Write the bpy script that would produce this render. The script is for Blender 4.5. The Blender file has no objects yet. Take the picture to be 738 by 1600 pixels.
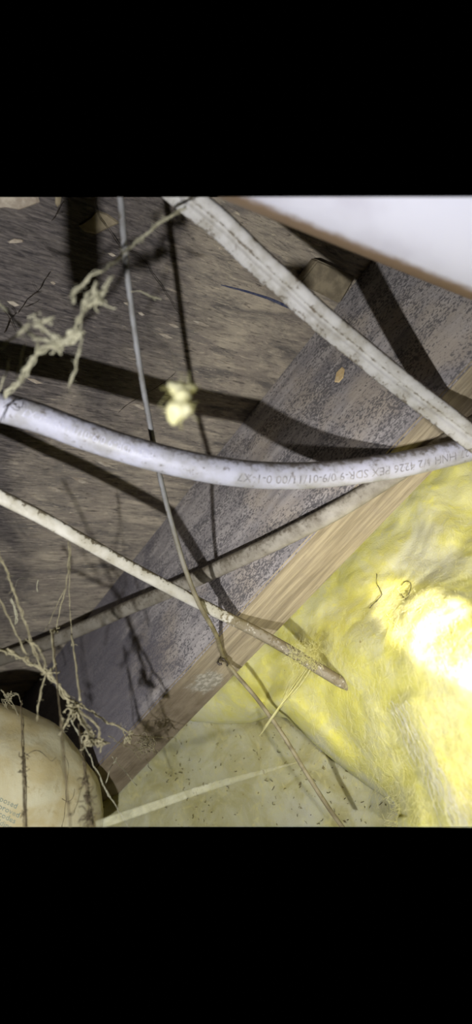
import bpy, bmesh, math, random
import numpy as np
from mathutils import Vector, Matrix, noise

random.seed(7)
rng = np.random.default_rng(7)
S = bpy.context.scene
COL = S.collection

# ------------------------------------------------------------------ camera
F, CX, CY = 739.0, 369.0, 800.0                 # focal length and centre for a 738 x 1600 picture
CAMZ = 0.50                                     # phone held half a metre above the dirt
UP = Vector((12 - CX, -(220 - CY), F)).normalized()         # gravity, seen from the camera
JD = Vector((-1311 - CX, -(2769 - CY), F))                  # joist direction
JD = (JD - UP * UP.dot(JD)).normalized()
KD = JD.cross(UP)
C2W = Matrix((KD, JD, UP))                                  # rows: world x, y, z in camera axes (x right, y up, z forward)
CAM = Vector((0, 0, CAMZ))

def ray(px, py):
    return C2W @ Vector(((px - CX) / F, -(py - CY) / F, 1.0))
def P(px, py, d):
    return CAM + ray(px, py) * d
def on_z(px, py, h):
    r = ray(px, py)
    return CAM + r * ((h - CAM.z) / r.z)
def on_x(px, py, x):
    r = ray(px, py)
    return CAM + r * ((x - CAM.x) / r.x)
def cam_off(x, y, z):
    return CAM + C2W @ Vector((x, y, z))

camd = bpy.data.cameras.new('camera')
camo = bpy.data.objects.new('camera', camd)
COL.objects.link(camo)
rx, ry, rz = C2W @ Vector((1, 0, 0)), C2W @ Vector((0, 1, 0)), C2W @ Vector((0, 0, -1))
mw = Matrix((rx, ry, rz)).transposed().to_4x4()
mw.translation = CAM
camo.matrix_world = mw
camd.sensor_fit = 'VERTICAL'
camd.sensor_height = 36.0
camd.lens = 36.0 * F / 1600.0
camd.clip_start = 0.01
camd.dof.use_dof = True
camd.dof.focus_distance = 0.41
camd.dof.aperture_fstop = 3.6
S.camera = camo

# ------------------------------------------------------------------ world, lights, exposure
w = bpy.data.worlds.new('unlit_crawl_space')
S.world = w
w.use_nodes = True
w.node_tree.nodes['Background'].inputs[0].default_value = (0, 0, 0, 1)
w.node_tree.nodes['Background'].inputs[1].default_value = 0.0

S.view_settings.view_transform = 'Standard'
S.view_settings.look = 'None'
S.view_settings.gamma = 1.0
S.view_settings.use_curve_mapping = False
S.view_settings.exposure = 0.0

def spot(name, loc, target, power, angle, blend, radius, col):
    l = bpy.data.lights.new(name, 'SPOT')
    l.energy = power; l.spot_size = math.radians(angle); l.spot_blend = blend
    l.shadow_soft_size = radius; l.color = col
    o = bpy.data.objects.new(name, l); COL.objects.link(o)
    o.location = loc
    o.rotation_euler = (Vector(target) - Vector(loc)).to_track_quat('-Z', 'Y').to_euler()
    return o
# the hand torch held below and to the left of the phone, and the beam of a second one on the insulation
spot('torch_light', cam_off(-0.095, -0.105, -0.02), P(420, 800, 0.42), 7.2, 140, 0.6, 0.0045, (0.97, 0.97, 1.0))
spot('torch_beam', cam_off(0.10, -0.05, -0.01), P(748, 1017, 0.26), 6.0, 58, 1.0, 0.006, (1.0, 0.96, 0.94))
spot('torch_beam_centre', cam_off(0.10, -0.05, -0.01), P(744, 1017, 0.25), 40.0, 9.5, 0.45, 0.004, (1.0, 0.93, 0.88))

# ------------------------------------------------------------------ helpers
def cut_planes():
    out = []
    for row, sgn in ((308.0, 1), (1292.0, -1)):
        a, b = ray(0, row), ray(738, row)
        n = a.cross(b).normalized()
        if n.dot(ray(369, 800)) < 0: n = -n
        out.append(n)
    return out
VIEW_LIMITS = cut_planes()      # the photograph shows nothing past these two planes, so nothing is modelled there

def mesh_obj(name, verts, faces, mat, parent=None, origin=None, smooth=True, trim=True, attrs=None):
    me = bpy.data.meshes.new(name)
    me.from_pydata([tuple(v) for v in verts], [], faces)
    if attrs:
        for an, vals in attrs.items():
            at = me.attributes.new(an, 'FLOAT', 'POINT')
            at.data.foreach_set('value', np.asarray(vals, dtype=np.float32))
    return finish(name, me, mat, parent, origin, smooth, trim)

def finish(name, me, mat, parent=None, origin=None, smooth=True, trim=True):
    bm = bmesh.new(); bm.from_mesh(me)
    caps = []
    if trim:
        for n in VIEW_LIMITS:
            g = bm.verts[:] + bm.edges[:] + bm.faces[:]
            if not g: break
            r = bmesh.ops.bisect_plane(bm, geom=g, plane_co=CAM, plane_no=n, clear_inner=True, dist=1e-6)
            ed = [e for e in r['geom_cut'] if isinstance(e, bmesh.types.BMEdge) and e.is_valid and e.is_boundary]
            if ed:
                fl = bmesh.ops.holes_fill(bm, edges=ed, sides=0)
                caps += fl['faces']
    bmesh.ops.recalc_face_normals(bm, faces=bm.faces[:])
    if parent is not None:
        org = Vector(parent['_org'])
    elif origin is not None:
        org = Vector(origin)
    else:
        vs = [v.co for v in bm.verts]
        org = sum(vs, Vector()) / max(1, len(vs))
        org.z = max(v.z for v in vs) if vs else 0
    for v in bm.verts: v.co -= org
    for f in bm.faces: f.smooth = smooth
    for f in caps:
        if f.is_valid:
            f.smooth = False
            for e in f.edges: e.smooth = False
    bm.to_mesh(me); bm.free()
    me.materials.append(mat)
    o = bpy.data.objects.new(name, me); COL.objects.link(o)
    if parent is not None: o.parent = parent
    else: o.location = org
    o['_org'] = list(org)
    return o

def tag(o, label=None, cat=None, group=None, kind=None):
    if label: o['label'] = label
    if cat: o['category'] = cat
    if group: o['group'] = group
    if kind: o['kind'] = kind
    return o

def thing(name, org, label, cat, group=None):
    o = bpy.data.objects.new(name, None); COL.objects.link(o)
    o.empty_display_size = 0.02
    o.location = org; o['_org'] = list(org)
    return tag(o, label, cat, group)

def catmull(pts, step=0.004):
    pts = [Vector(p) for p in pts]
    if len(pts) < 3:
        n = max(2, int((pts[1] - pts[0]).length / step))
        return [pts[0].lerp(pts[1], i / n) for i in range(n + 1)]
    q = [pts[0] * 2 - pts[1]] + pts + [pts[-1] * 2 - pts[-2]]
    out = []
    for i in range(1, len(q) - 2):
        p0, p1, p2, p3 = q[i - 1], q[i], q[i + 1], q[i + 2]
        n = max(2, int((p2 - p1).length / step))
        for k in range(n):
            t = k / n
            out.append(0.5 * ((2 * p1) + (p2 - p0) * t + (2 * p0 - 5 * p1 + 4 * p2 - p3) * t * t + (3 * p1 - p0 - 3 * p2 + p3) * t ** 3))
    out.append(pts[-1])
    return out

class MB:
    def __init__(s): s.v = []; s.f = []; s.a = []; s.b = []
    def tube(s, line, rad, prof=None, seg=8, ref=None, cap=True):
        """sweep a profile (list of (side, depth)) along a polyline; ref: direction the profile's depth axis faces"""
        n = len(line)
        if prof is None:
            prof = [(math.cos(2 * math.pi * i / seg), math.sin(2 * math.pi * i / seg)) for i in range(seg)]
        m = len(prof); base = len(s.v)
        N = None
        for i, p in enumerate(line):
            t = (line[min(i + 1, n - 1)] - line[max(i - 1, 0)])
            if t.length < 1e-9: t = Vector((0, 0, 1))
            t.normalize()
            if ref is not None:
                N = ref(p) - t * t.dot(ref(p))
            elif N is None:
                N = t.orthogonal()
            else:
                N = N - t * t.dot(N)
            if N.length < 1e-9: N = t.orthogonal()
            N.normalize()
            B = t.cross(N)
            r = rad(i / (n - 1)) if callable(rad) else rad
            for k, (a, b) in enumerate(prof):
                s.v.append(p + B * (a * r) + N * (b * r)); s.a.append(i / (n - 1)); s.b.append(k / m)
        for i in range(n - 1):
            for k in range(m):
                k2 = (k + 1) % m
                s.f.append((base + i * m + k, base + i * m + k2, base + (i + 1) * m + k2, base + (i + 1) * m + k))
        if cap:
            s.f.append(tuple(base + k for k in range(m))[::-1])
            s.f.append(tuple(base + (n - 1) * m + k for k in range(m)))
    def build(s, name, mat, parent=None, origin=None, **kw):
        return mesh_obj(name, s.v, s.f, mat, parent, origin, attrs={'along': s.a, 'around': s.b}, **kw)

to_cam = lambda p: (CAM - p).normalized()

# ------------------------------------------------------------------ materials
def srgb(r, g, b):
    def c(x):
        x /= 255.0
        return x / 12.92 if x <= 0.04045 else ((x + 0.055) / 1.055) ** 2.4
    return (c(r), c(g), c(b), 1.0)

class Mat:
    def __init__(s, name, rough=0.8, spec=0.25):
        s.m = bpy.data.materials.new(name); s.m.use_nodes = True
        s.nt = s.m.node_tree; s.N = s.nt.nodes; s.L = s.nt.links
        s.p = s.N['Principled BSDF']
        s.p.inputs['Roughness'].default_value = rough
        s.p.inputs['Specular IOR Level'].default_value = spec
        s.tc = s.N.new('ShaderNodeTexCoord')
        s.geo = s.N.new('ShaderNodeNewGeometry')
    def map(s, scale=(1, 1, 1), rot=(0, 0, 0), loc=(0, 0, 0)):
        n = s.N.new('ShaderNodeMapping')
        n.inputs['Scale'].default_value = scale; n.inputs['Rotation'].default_value = rot; n.inputs['Location'].default_value = loc
        if rot != (0, 0, 0):
            r = s.N.new('ShaderNodeMapping'); r.inputs['Rotation'].default_value = rot
            s.L.new(s.tc.outputs['Object'], r.inputs['Vector'])
            n.inputs['Rotation'].default_value = (0, 0, 0)
            s.L.new(r.outputs[0], n.inputs['Vector'])
        else:
            s.L.new(s.tc.outputs['Object'], n.inputs['Vector'])
        return n.outputs[0]
    def noise(s, vec, scale, detail=4, rough=0.55, dist=0.0):
        n = s.N.new('ShaderNodeTexNoise')
        n.inputs['Scale'].default_value = scale; n.inputs['Detail'].default_value = detail
        n.inputs['Roughness'].default_value = rough; n.inputs['Distortion'].default_value = dist
        s.L.new(vec, n.inputs['Vector'])
        return n.outputs[0]
    def ramp(s, fac, lo, hi, a=0.0, b=1.0):
        n = s.N.new('ShaderNodeMapRange'); n.interpolation_type = 'SMOOTHSTEP'
        n.inputs['From Min'].default_value = lo; n.inputs['From Max'].default_value = hi
        n.inputs['To Min'].default_value = a; n.inputs['To Max'].default_value = b
        s.L.new(fac, n.inputs['Value'])
        return n.outputs[0]
    def math(s, op, a, b=None):
        n = s.N.new('ShaderNodeMath'); n.operation = op
        for i, x in enumerate((a, b)):
            if x is None: continue
            if isinstance(x, (int, float)): n.inputs[i].default_value = x
            else: s.L.new(x, n.inputs[i])
        return n.outputs[0]
    def mix(s, fac, a, b):
        n = s.N.new('ShaderNodeMix'); n.data_type = 'RGBA'
        for i, x in ((0, fac), (6, a), (7, b)):
            if isinstance(x, (int, float)): n.inputs[i].default_value = x
            elif isinstance(x, tuple): n.inputs[i].default_value = x
            else: s.L.new(x, n.inputs[i])
        return n.outputs[2]
    def attr(s, name):
        n = s.N.new('ShaderNodeAttribute'); n.attribute_name = name
        return n.outputs['Fac']
    def nz(s):
        n = s.N.new('ShaderNodeSeparateXYZ'); s.L.new(s.geo.outputs['Normal'], n.inputs[0])
        return n.outputs[2]
    def color(s, c):
        if isinstance(c, tuple): s.p.inputs['Base Color'].default_value = c
        else: s.L.new(c, s.p.inputs['Base Color'])
        return s
    def bump(s, h, dist=0.001, strength=0.6):
        n = s.N.new('ShaderNodeBump'); n.inputs['Distance'].default_value = dist; n.inputs['Strength'].default_value = strength
        s.L.new(h, n.inputs['Height']); s.L.new(n.outputs[0], s.p.inputs['Normal'])
        return s
    def fuzzy(s, trans=0.35):
        """thin fibrous stuff lets light through"""
        t = s.N.new('ShaderNodeBsdfTranslucent'); mx = s.N.new('ShaderNodeMixShader')
        mx.inputs[0].default_value = trans
        src = s.p.inputs['Base Color']
        if src.is_linked: s.L.new(src.links[0].from_socket, t.inputs['Color'])
        else: t.inputs['Color'].default_value = src.default_value
        out = s.N['Material Output']
        s.L.new(s.p.outputs[0], mx.inputs[1]); s.L.new(t.outputs[0], mx.inputs[2]); s.L.new(mx.outputs[0], out.inputs['Surface'])
        return s

GRAIN = 0.0   # set from the chalk line below
HB = CAMZ + 0.2476           # underside of the joist
HC = CAMZ + 0.4280           # underside of the subfloor
JX0, JX1 = -0.2855, -0.3430  # joist faces
pa, pb = on_z(285, 425, HC), on_z(500, 497, HC)
GRAIN = math.atan2(pb.y - pa.y, pb.x - pa.x)

def mat_plywood():
    m = Mat('weathered_plywood', 0.85, 0.15)
    g = m.map(scale=(1, 4.5, 1), rot=(0, 0, -GRAIN))
    g2 = m.map(scale=(1, 7, 1), rot=(0, 0, -GRAIN))
    iso = m.map()
    n1 = m.noise(g, 18, 8, 0.7, 0.7)
    n2 = m.noise(g2, 70, 7, 0.75, 0.7)
    n3 = m.noise(iso, 9, 5, 0.65, 0.8)
    n4 = m.noise(m.map(loc=(4, 2, 0)), 30, 5, 0.7, 0.6)
    base = m.mix(m.ramp(n1, 0.34, 0.66), srgb(118, 112, 105), srgb(200, 187, 164))
    base = m.mix(m.ramp(n4, 0.42, 0.7, 0, 0.7), base, srgb(162, 150, 136))
    base = m.mix(m.ramp(n2, 0.54, 0.66, 0, 0.85), base, srgb(218, 204, 176))
    base = m.mix(m.ramp(n2, 0.46, 0.34, 0, 0.85), base, srgb(80, 73, 68))
    # soot-grey mould film away from the joist, with light falloff painted into its gradient
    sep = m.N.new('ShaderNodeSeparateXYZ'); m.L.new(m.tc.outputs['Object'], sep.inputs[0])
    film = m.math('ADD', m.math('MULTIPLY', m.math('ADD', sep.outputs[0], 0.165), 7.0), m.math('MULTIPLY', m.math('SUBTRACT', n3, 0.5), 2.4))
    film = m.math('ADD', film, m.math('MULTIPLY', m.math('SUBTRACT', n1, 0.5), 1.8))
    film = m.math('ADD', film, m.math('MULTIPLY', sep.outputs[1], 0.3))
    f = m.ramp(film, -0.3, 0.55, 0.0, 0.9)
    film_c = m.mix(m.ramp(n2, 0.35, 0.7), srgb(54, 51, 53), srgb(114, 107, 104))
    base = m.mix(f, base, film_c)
    m.color(base)
    m.bump(m.math('ADD', n1, m.math('MULTIPLY', n2, 0.6)), 0.0025, 0.8)
    return m.m

def mat_joist_side():
    m = Mat('mouldy_joist', 0.8, 0.15)
    g = m.map(scale=(1, 0.16, 1))
    n1 = m.noise(g, 120, 5, 0.6, 0.4)
    sp = m.noise(m.map(scale=(1, 0.62, 1)), 560, 3, 0.6, 0.5)
    patch = m.noise(m.map(scale=(1, 0.5, 1)), 30, 4, 0.65, 0.6)
    base = m.mix(m.ramp(n1, 0.3, 0.7), srgb(140, 135, 134), srgb(186, 179, 174))
    base = m.mix(m.ramp(m.noise(m.map(), 12, 4, 0.6), 0.5, 0.7, 0, 0.6), base, srgb(182, 168, 148))
    thr = m.math('ADD', sp, m.math('MULTIPLY', m.math('SUBTRACT', patch, 0.5), 0.6))
    base = m.mix(m.ramp(thr, 0.51, 0.57, 0, 0.75), base, srgb(86, 84, 86))
    # darker grey towards the buried end of the joist, flecked with pale spores
    sep = m.N.new('ShaderNodeSeparateXYZ'); m.L.new(m.tc.outputs['Object'], sep.inputs[0])
    e = m.math('ADD', m.math('MULTIPLY', m.math('SUBTRACT', sep.outputs[1], 0.02), 6.0), m.math('MULTIPLY', m.math('SUBTRACT', patch, 0.5), 2.0))
    dk = m.mix(m.ramp(sp, 0.58, 0.66, 0, 0.6), srgb(106, 102, 108), srgb(162, 160, 166))
    base = m.mix(m.ramp(e, 0.0, 0.7, 0, 0.75), base, dk)
    m.color(base)
    m.bump(m.math('ADD', n1, m.math('MULTIPLY', sp, 0.7)), 0.0008, 0.6)
    return m.m

def mat_joist_bottom():
    m = Mat('clean_joist_edge', 0.75, 0.2)
    g = m.map(scale=(1, 0.07, 1))
    n1 = m.noise(g, 150, 5, 0.6, 0.6)
    n2 = m.noise(g, 420, 3, 0.6, 0.3)
    iso = m.map()
    n3 = m.noise(iso, 40, 5, 0.65)
    base = m.mix(m.ramp(n1, 0.3, 0.72), srgb(142, 130, 108), srgb(188, 174, 146))
    base = m.mix(m.ramp(n2, 0.55, 0.75, 0, 0.5), base, srgb(112, 98, 76))
    base = m.mix(m.ramp(n3, 0.48, 0.75, 0, 0.5), base, srgb(150, 138, 122))
    # greyish, rougher wood past the staple, and a crust of white mould there
    sep = m.N.new('ShaderNodeSeparateXYZ'); m.L.new(m.tc.outputs['Object'], sep.inputs[0])
    grey = m.ramp(m.math('ADD', sep.outputs[1], m.math('MULTIPLY', m.math('SUBTRACT', n3, 0.5), 0.12)), 0.035, 0.085, 0, 0.75)
    base = m.mix(grey, base, m.mix(m.ramp(n3, 0.35, 0.65), srgb(116, 102, 84), srgb(150, 136, 116)))
    mp = on_z(322, 1066, HB)
    vd = m.N.new('ShaderNodeVectorMath'); vd.operation = 'DISTANCE'
    vd.inputs[1].default_value = (mp.x - (JX0 + JX1) / 2, mp.y - 0.2, 0)
    m.L.new(m.tc.outputs['Object'], vd.inputs[0])
    blot = m.math('ADD', vd.outputs['Value'], m.math('MULTIPLY', m.math('SUBTRACT', m.noise(iso, 90, 4, 0.6), 0.5), 0.03))
    base = m.mix(m.ramp(blot, 0.020, 0.011, 0, 0.85), base, m.mix(m.ramp(m.noise(iso, 220, 3), 0.4, 0.65), srgb(150, 146, 132), srgb(204, 198, 184)))
    m.color(base)
    m.bump(m.math('ADD', n1, m.math('MULTIPLY', n2, 0.7)), 0.0009, 0.7)
    return m.m

def mat_simple(name, c, rough=0.8, spec=0.2, var=None, vs=60, bump=0.0, trans=0.0):
    m = Mat(name, rough, spec)
    n = m.noise(m.map(), vs, 4, 0.6)
    m.color(m.mix(m.ramp(n, 0.35, 0.7), c, var or c))
    if bump: m.bump(n, bump, 0.7)
    if trans: m.fuzzy(trans)
    return m.m

def mat_pipe():
    m = Mat('dusty_white_pex', 0.45, 0.4)
    iso = m.map()
    n1 = m.noise(iso, 260, 4, 0.65); n2 = m.noise(iso, 60, 4, 0.6)
    dust = m.math('ADD', m.nz(), m.math('MULTIPLY', m.math('SUBTRACT', n1, 0.5), 2.2))
    base = m.mix(m.ramp(n2, 0.35, 0.7), srgb(190, 190, 202), srgb(162, 160, 160))
    base = m.mix(m.ramp(dust, -0.7, 0.25, 0, 0.95), base, srgb(92, 84, 74))
    base = m.mix(m.ramp(n1, 0.60, 0.68, 0, 0.6), base, srgb(110, 102, 92))
    m.color(base); m.bump(n1, 0.0004, 0.4)
    return m.m

def mat_cable(name, c0, c1, dirt, lo, hi, dustlo=0.0, scale=300):
    m = Mat(name, 0.55, 0.3)
    iso = m.map()
    n1 = m.noise(iso, scale, 4, 0.7); n2 = m.noise(iso, 70, 4, 0.6)
    base = m.mix(m.ramp(n2, 0.35, 0.68), c0, c1)
    dust = m.math('ADD', m.math('MULTIPLY', m.nz(), 0.35), m.math('ADD', n1, m.math('MULTIPLY', m.math('SUBTRACT', n2, 0.5), 0.4)))
    base = m.mix(m.ramp(dust, lo, hi, 0, 0.92), base, dirt)
    m.color(base); m.bump(n1, 0.0004, 0.5)
    return m

M_PLY, M_SIDE, M_BOT = mat_plywood(), mat_joist_side(), mat_joist_bottom()
M_PEX = mat_pipe()
M_PRINT = mat_simple('grey_ink', srgb(120, 118, 120), 0.7, 0.1, srgb(168, 164, 162), 300)
M_INK = mat_simple('faded_blue_ink', srgb(120, 138, 132), 0.9, 0.0, srgb(158, 160, 136), 200)
M_NM = mat_cable('dirty_white_sheath', srgb(186, 184, 180), srgb(156, 152, 142), srgb(104, 94, 80), 0.29, 0.42).m
mg_ = mat_cable('grey_dusty_sheath', srgb(158, 152, 138), srgb(130, 123, 108), srgb(92, 84, 70), 0.28, 0.62)
mg_.color(mg_.mix(mg_.ramp(mg_.math('ADD', mg_.attr('along'), mg_.math('MULTIPLY', mg_.noise(mg_.map(), 60, 4), 0.2)), 0.58, 0.3, 0, 0.7), mg_.p.inputs['Base Color'].links[0].from_socket, srgb(104, 97, 82)))
M_GREY = mg_.m
M_WIRE = mat_cable('grey_wire_sheath', srgb(156, 150, 130), srgb(128, 120, 96), srgb(96, 86, 62), 0.3, 0.5).m
mw_ = mat_cable('grey_wire_sheath_dusty', srgb(136, 136, 136), srgb(112, 110, 106), srgb(84, 78, 64), 0.3, 0.5)
mw_.color(mw_.mix(mw_.ramp(mw_.attr('along'), 0.3, 0.6), mw_.p.inputs['Base Color'].links[0].from_socket, mw_.mix(mw_.ramp(mw_.noise(mw_.map(), 90, 4), 0.35, 0.65), srgb(156, 146, 114), srgb(124, 114, 84))))
M_WIRE = mw_.m
M_METAL = mat_simple('dark_steel', srgb(52, 46, 40), 0.5, 0.5, srgb(84, 72, 58), 400)
M_BARE = mat_simple('bare_yellow_wood', srgb(214, 184, 130), 0.8, 0.1, srgb(228, 204, 158), 200)
M_VEN = mat_simple('torn_veneer', srgb(150, 138, 122), 0.85, 0.1, srgb(188, 178, 160), 120, 0.0005)
M_TAN = mat_simple('tan_veneer', srgb(124, 114, 94), 0.85, 0.1, srgb(156, 144, 118), 90, 0.0005)
M_CHALK = mat_simple('blue_chalk', srgb(64, 70, 98), 0.95, 0.0, srgb(96, 98, 112), 250)
M_WEB = mat_simple('dusty_cobweb', srgb(176, 168, 136), 0.95, 0.0, srgb(142, 134, 106), 120, 0.0, 0.25)
M_WEBN = mat_simple('pale_rootlet', srgb(196, 192, 166), 0.95, 0.0, srgb(168, 164, 138), 120, 0.0, 0.25)
M_DARK = mat_simple('dark_thread', srgb(70, 62, 48), 0.95, 0.0, srgb(110, 100, 78), 200)
M_BLK = mat_simple('black_rootlet', srgb(38, 33, 28), 0.95, 0.0, srgb(60, 52, 42), 200)

# ------------------------------------------------------------------ structure: subfloor and joist
def box(x0, x1, y0, y1, z0, z1, nx=1, ny=1):
    bm = bmesh.new()
    r = bmesh.ops.create_cube(bm, size=1.0)
    for v in bm.verts:
        v.co = Vector(((x0 + x1) / 2 + v.co.x * (x1 - x0), (y0 + y1) / 2 + v.co.y * (y1 - y0), (z0 + z1) / 2 + v.co.z * (z1 - z0)))
    return bm
def from_bm(name, bm, mat, parent=None, origin=None, smooth=False, trim=True):
    me = bpy.data.meshes.new(name); bm.to_mesh(me); bm.free()
    return finish(name, me, mat, parent, origin, smooth, trim)

ceil = from_bm('ceiling', box(-0.75, 0.22, -0.45, 1.0, HC, HC + 0.018), M_PLY, origin=(0, 0, HC))
tag(ceil, 'weathered dark plywood subfloor seen from below', 'subfloor', kind='structure')

joist = thing('floor_joist', ((JX0 + JX1) / 2, 0.2, HB), 'thick grey mouldy floor joist with bare brown lower edge', 'joist')
joist['kind'] = 'structure'
bm = box(JX1, JX0, -0.45, 0.62, HB, HC - 0.0003)
bmesh.ops.bevel(bm, geom=[e for e in bm.edges], offset=0.0016, segments=2, affect='EDGES')
jb = from_bm('beam', bm, M_SIDE, joist)
jb.data.materials.append(M_BOT)
for p in jb.data.polygons:
    if p.normal.z < -0.6: p.material_index = 1

def flake(name, pxs, h=None, x=None, mat=None, parent=None, th=0.0012, label=None):
    """thin irregular chip lying on the subfloor (h) or the joist's side (x)"""
    pts = [on_z(a, b, h) if h is not None else on_x(a, b, x) for a, b in pxs]
    n = Vector((0, 0, -1)) if h is not None else Vector((1, 0, 0))
    c = sum(pts, Vector()) / len(pts)
    v = [p for p in pts] + [c + (p - c) * 0.86 + n * th for p in pts]
    k = len(pts)
    f = [tuple(range(k)), tuple(range(2 * k - 1, k - 1, -1))] + [(i, (i + 1) % k, k + (i + 1) % k, k + i) for i in range(k)]
    o = mesh_obj(name, v, f, mat, parent, smooth=False)
    if label: o['label'] = label
    return o
flake('bare_chip', [(526, 582), (535, 573), (539, 577), (537, 590), (530, 598), (523, 597)], x=JX0, mat=M_BARE, parent=joist, th=0.0006, label='chip of bare yellow wood on the grey side')
flake('veneer_flake', [(12, 377), (22, 372), (36, 374), (37, 378), (26, 380), (14, 380)], h=HC, mat=M_VEN, parent=ceil)
flake('veneer_flake', [(-10, 306), (60, 306), (62, 316), (48, 322), (30, 328), (8, 324), (-10, 326)], h=HC, mat=M_VEN, parent=ceil)
flake('veneer_flake', [(152, 328), (168, 334), (188, 348), (170, 356), (150, 366), (132, 362), (122, 352), (140, 340)], h=HC, mat=M_TAN, parent=ceil)
flake('veneer_flake', [(86, 306), (97, 306), (95, 318), (90, 324), (86, 318)], h=HC, mat=M_TAN, parent=ceil)
for (a, b, l, wd) in ((10, 470, 22, 5), (192, 472, 14, 3), (215, 488, 12, 4), (78, 440, 10, 4), (168, 395, 14, 4), (246, 520, 26, 3), (300, 500, 30, 3), (330, 560, 26, 3),
                   (40, 590, 28, 3), (150, 720, 26, 3), (75, 760, 22, 3), (262, 505, 20, 3), (205, 630, 30, 3), (110, 745, 30, 3)):
    pxs = [(a, b), (a + l * .5, b + l * .12 - wd * .5), (a + l, b + l * .33), (a + l * .6, b + l * .3 + wd * .5), (a + l * .2, b + l * .1 + wd * .4)]
    flake('veneer_flake', pxs, h=HC, mat=M_VEN, parent=ceil, th=0.0006)
# blue snapped line
cl = [(345, 445), (362, 449), (385, 455), (420, 466), (455, 481), (500, 497)]
pxs = [(a, b - .6 - i * .5) for i, (a, b) in enumerate(cl)] + [(a, b + .6 + i * .6) for i, (a, b) in list(enumerate(cl))[::-1]]
o = flake('chalk_line', pxs, h=HC, mat=M_CHALK, parent=ceil, th=0.0003, label='blue chalk line')

# wooden shim in the corner between subfloor and joist
bm = bmesh.new()
q = [on_z(a, b, HC) for a, b in ((487, 402), (546, 428), (522, 470), (460, 438))]
lo = [p + Vector((0, 0, -0.012)) for p in q]
vs = [bm.verts.new(p) for p in q + lo]
for f in ((0, 1, 2, 3), (7, 6, 5, 4), (0, 4, 5, 1), (1, 5, 6, 2), (2, 6, 7, 3), (3, 7, 4, 0)): bm.faces.new([vs[i] for i in f])
bmesh.ops.bevel(bm, geom=bm.edges[:], offset=0.0015, segments=2, affect='EDGES')
tag(from_bm('wood_shim', bm, M_TAN), 'small tan wooden shim between subfloor and joist', 'shim')

# ------------------------------------------------------------------ pipes and cables
# big white drain pipe crossing above the lens
m = Mat('white_drain_plastic', 0.5, 0.3)
n1 = m.noise(m.map(), 22, 3, 0.5); n2 = m.noise(m.map(), 130, 4, 0.6)
base = m.mix(m.ramp(n1, 0.45, 0.75), srgb(214, 214, 226), srgb(196, 194, 206))
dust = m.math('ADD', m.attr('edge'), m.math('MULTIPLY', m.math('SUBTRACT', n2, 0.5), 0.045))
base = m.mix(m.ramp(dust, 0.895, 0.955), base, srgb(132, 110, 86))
m.color(base)
dv = (P(738, 466, .262) - P(342, 306, .24)); dv.normalize()
e0 = P(540, 386, .251)
tc = to_cam(e0)
side = dv.cross(tc).normalized()
if side.dot(ray(738, 308) - ray(540, 388)) < 0: side = -side
R = 0.062
axis_c = e0 + side * R * 0.985 - tc * 0.012
mb = MB()
mb.tube([axis_c + dv * t for t in np.linspace(-0.16, 0.36, 44)], R, seg=96)
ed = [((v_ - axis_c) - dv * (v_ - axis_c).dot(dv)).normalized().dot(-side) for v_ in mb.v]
tag(mesh_obj('drain_pipe', mb.v, mb.f, m.m, attrs={'edge': ed}), 'wide white plastic drain pipe with a brown dirty band along its side', 'pipe')

# PEX pipe
pex_px = [(-260, 585, .265), (-160, 602, .275), (-60, 622, .285), (0, 636, .290), (60, 653, .294), (130, 679, .298), (200, 702, .303), (270, 721, .309), (340, 735, .315),
          (410, 742.5, .321), (480, 743, .327), (550, 737, .333), (620, 727, .339), (690, 712, .345), (738, 700, .349), (800, 683, .353), (900, 652, .358), (1010, 612, .362)]
PEX_R = 0.0093
pex_line = catmull([P(*q) for q in pex_px], 0.003)
pex = thing('water_pipe', pex_line[len(pex_line) // 2], 'white plastic water pipe bending across under the joist, printed in grey', 'pipe')
mb = MB(); mb.tube(pex_line, PEX_R, seg=28); mb.build('tube', M_PEX, pex)

def text_mesh(body, size):
    cu = bpy.data.curves.new('txt', 'FONT'); cu.body = body; cu.size = size; cu.resolution_u = 2
    ob = bpy.data.objects.new('txt', cu); COL.objects.link(ob)
    bpy.context.view_layer.update()
    me = bpy.data.meshes.new_from_object(ob.evaluated_get(bpy.context.evaluated_depsgraph_get()))
    v = [tuple(x.co) for x in me.vertices]; f = [tuple(p.vertices) for p in me.polygons]
    bm = bmesh.new(); bm.from_mesh(me)
    for k in range(-2, 9):
        bmesh.ops.bisect_plane(bm, geom=bm.verts[:] + bm.edges[:] + bm.faces[:], plane_co=(0, size * k * 0.11, 0), plane_no=(0, 1, 0))
    bmesh.ops.triangulate(bm, faces=bm.faces[:])
    bm.verts.index_update()
    v = [tuple(x.co) for x in bm.verts]; f = [tuple(q.index for q in p.verts) for p in bm.faces]
    bm.free()
    bpy.data.objects.remove(ob); bpy.data.curves.remove(cu); bpy.data.meshes.remove(me)
    return v, f

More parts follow.
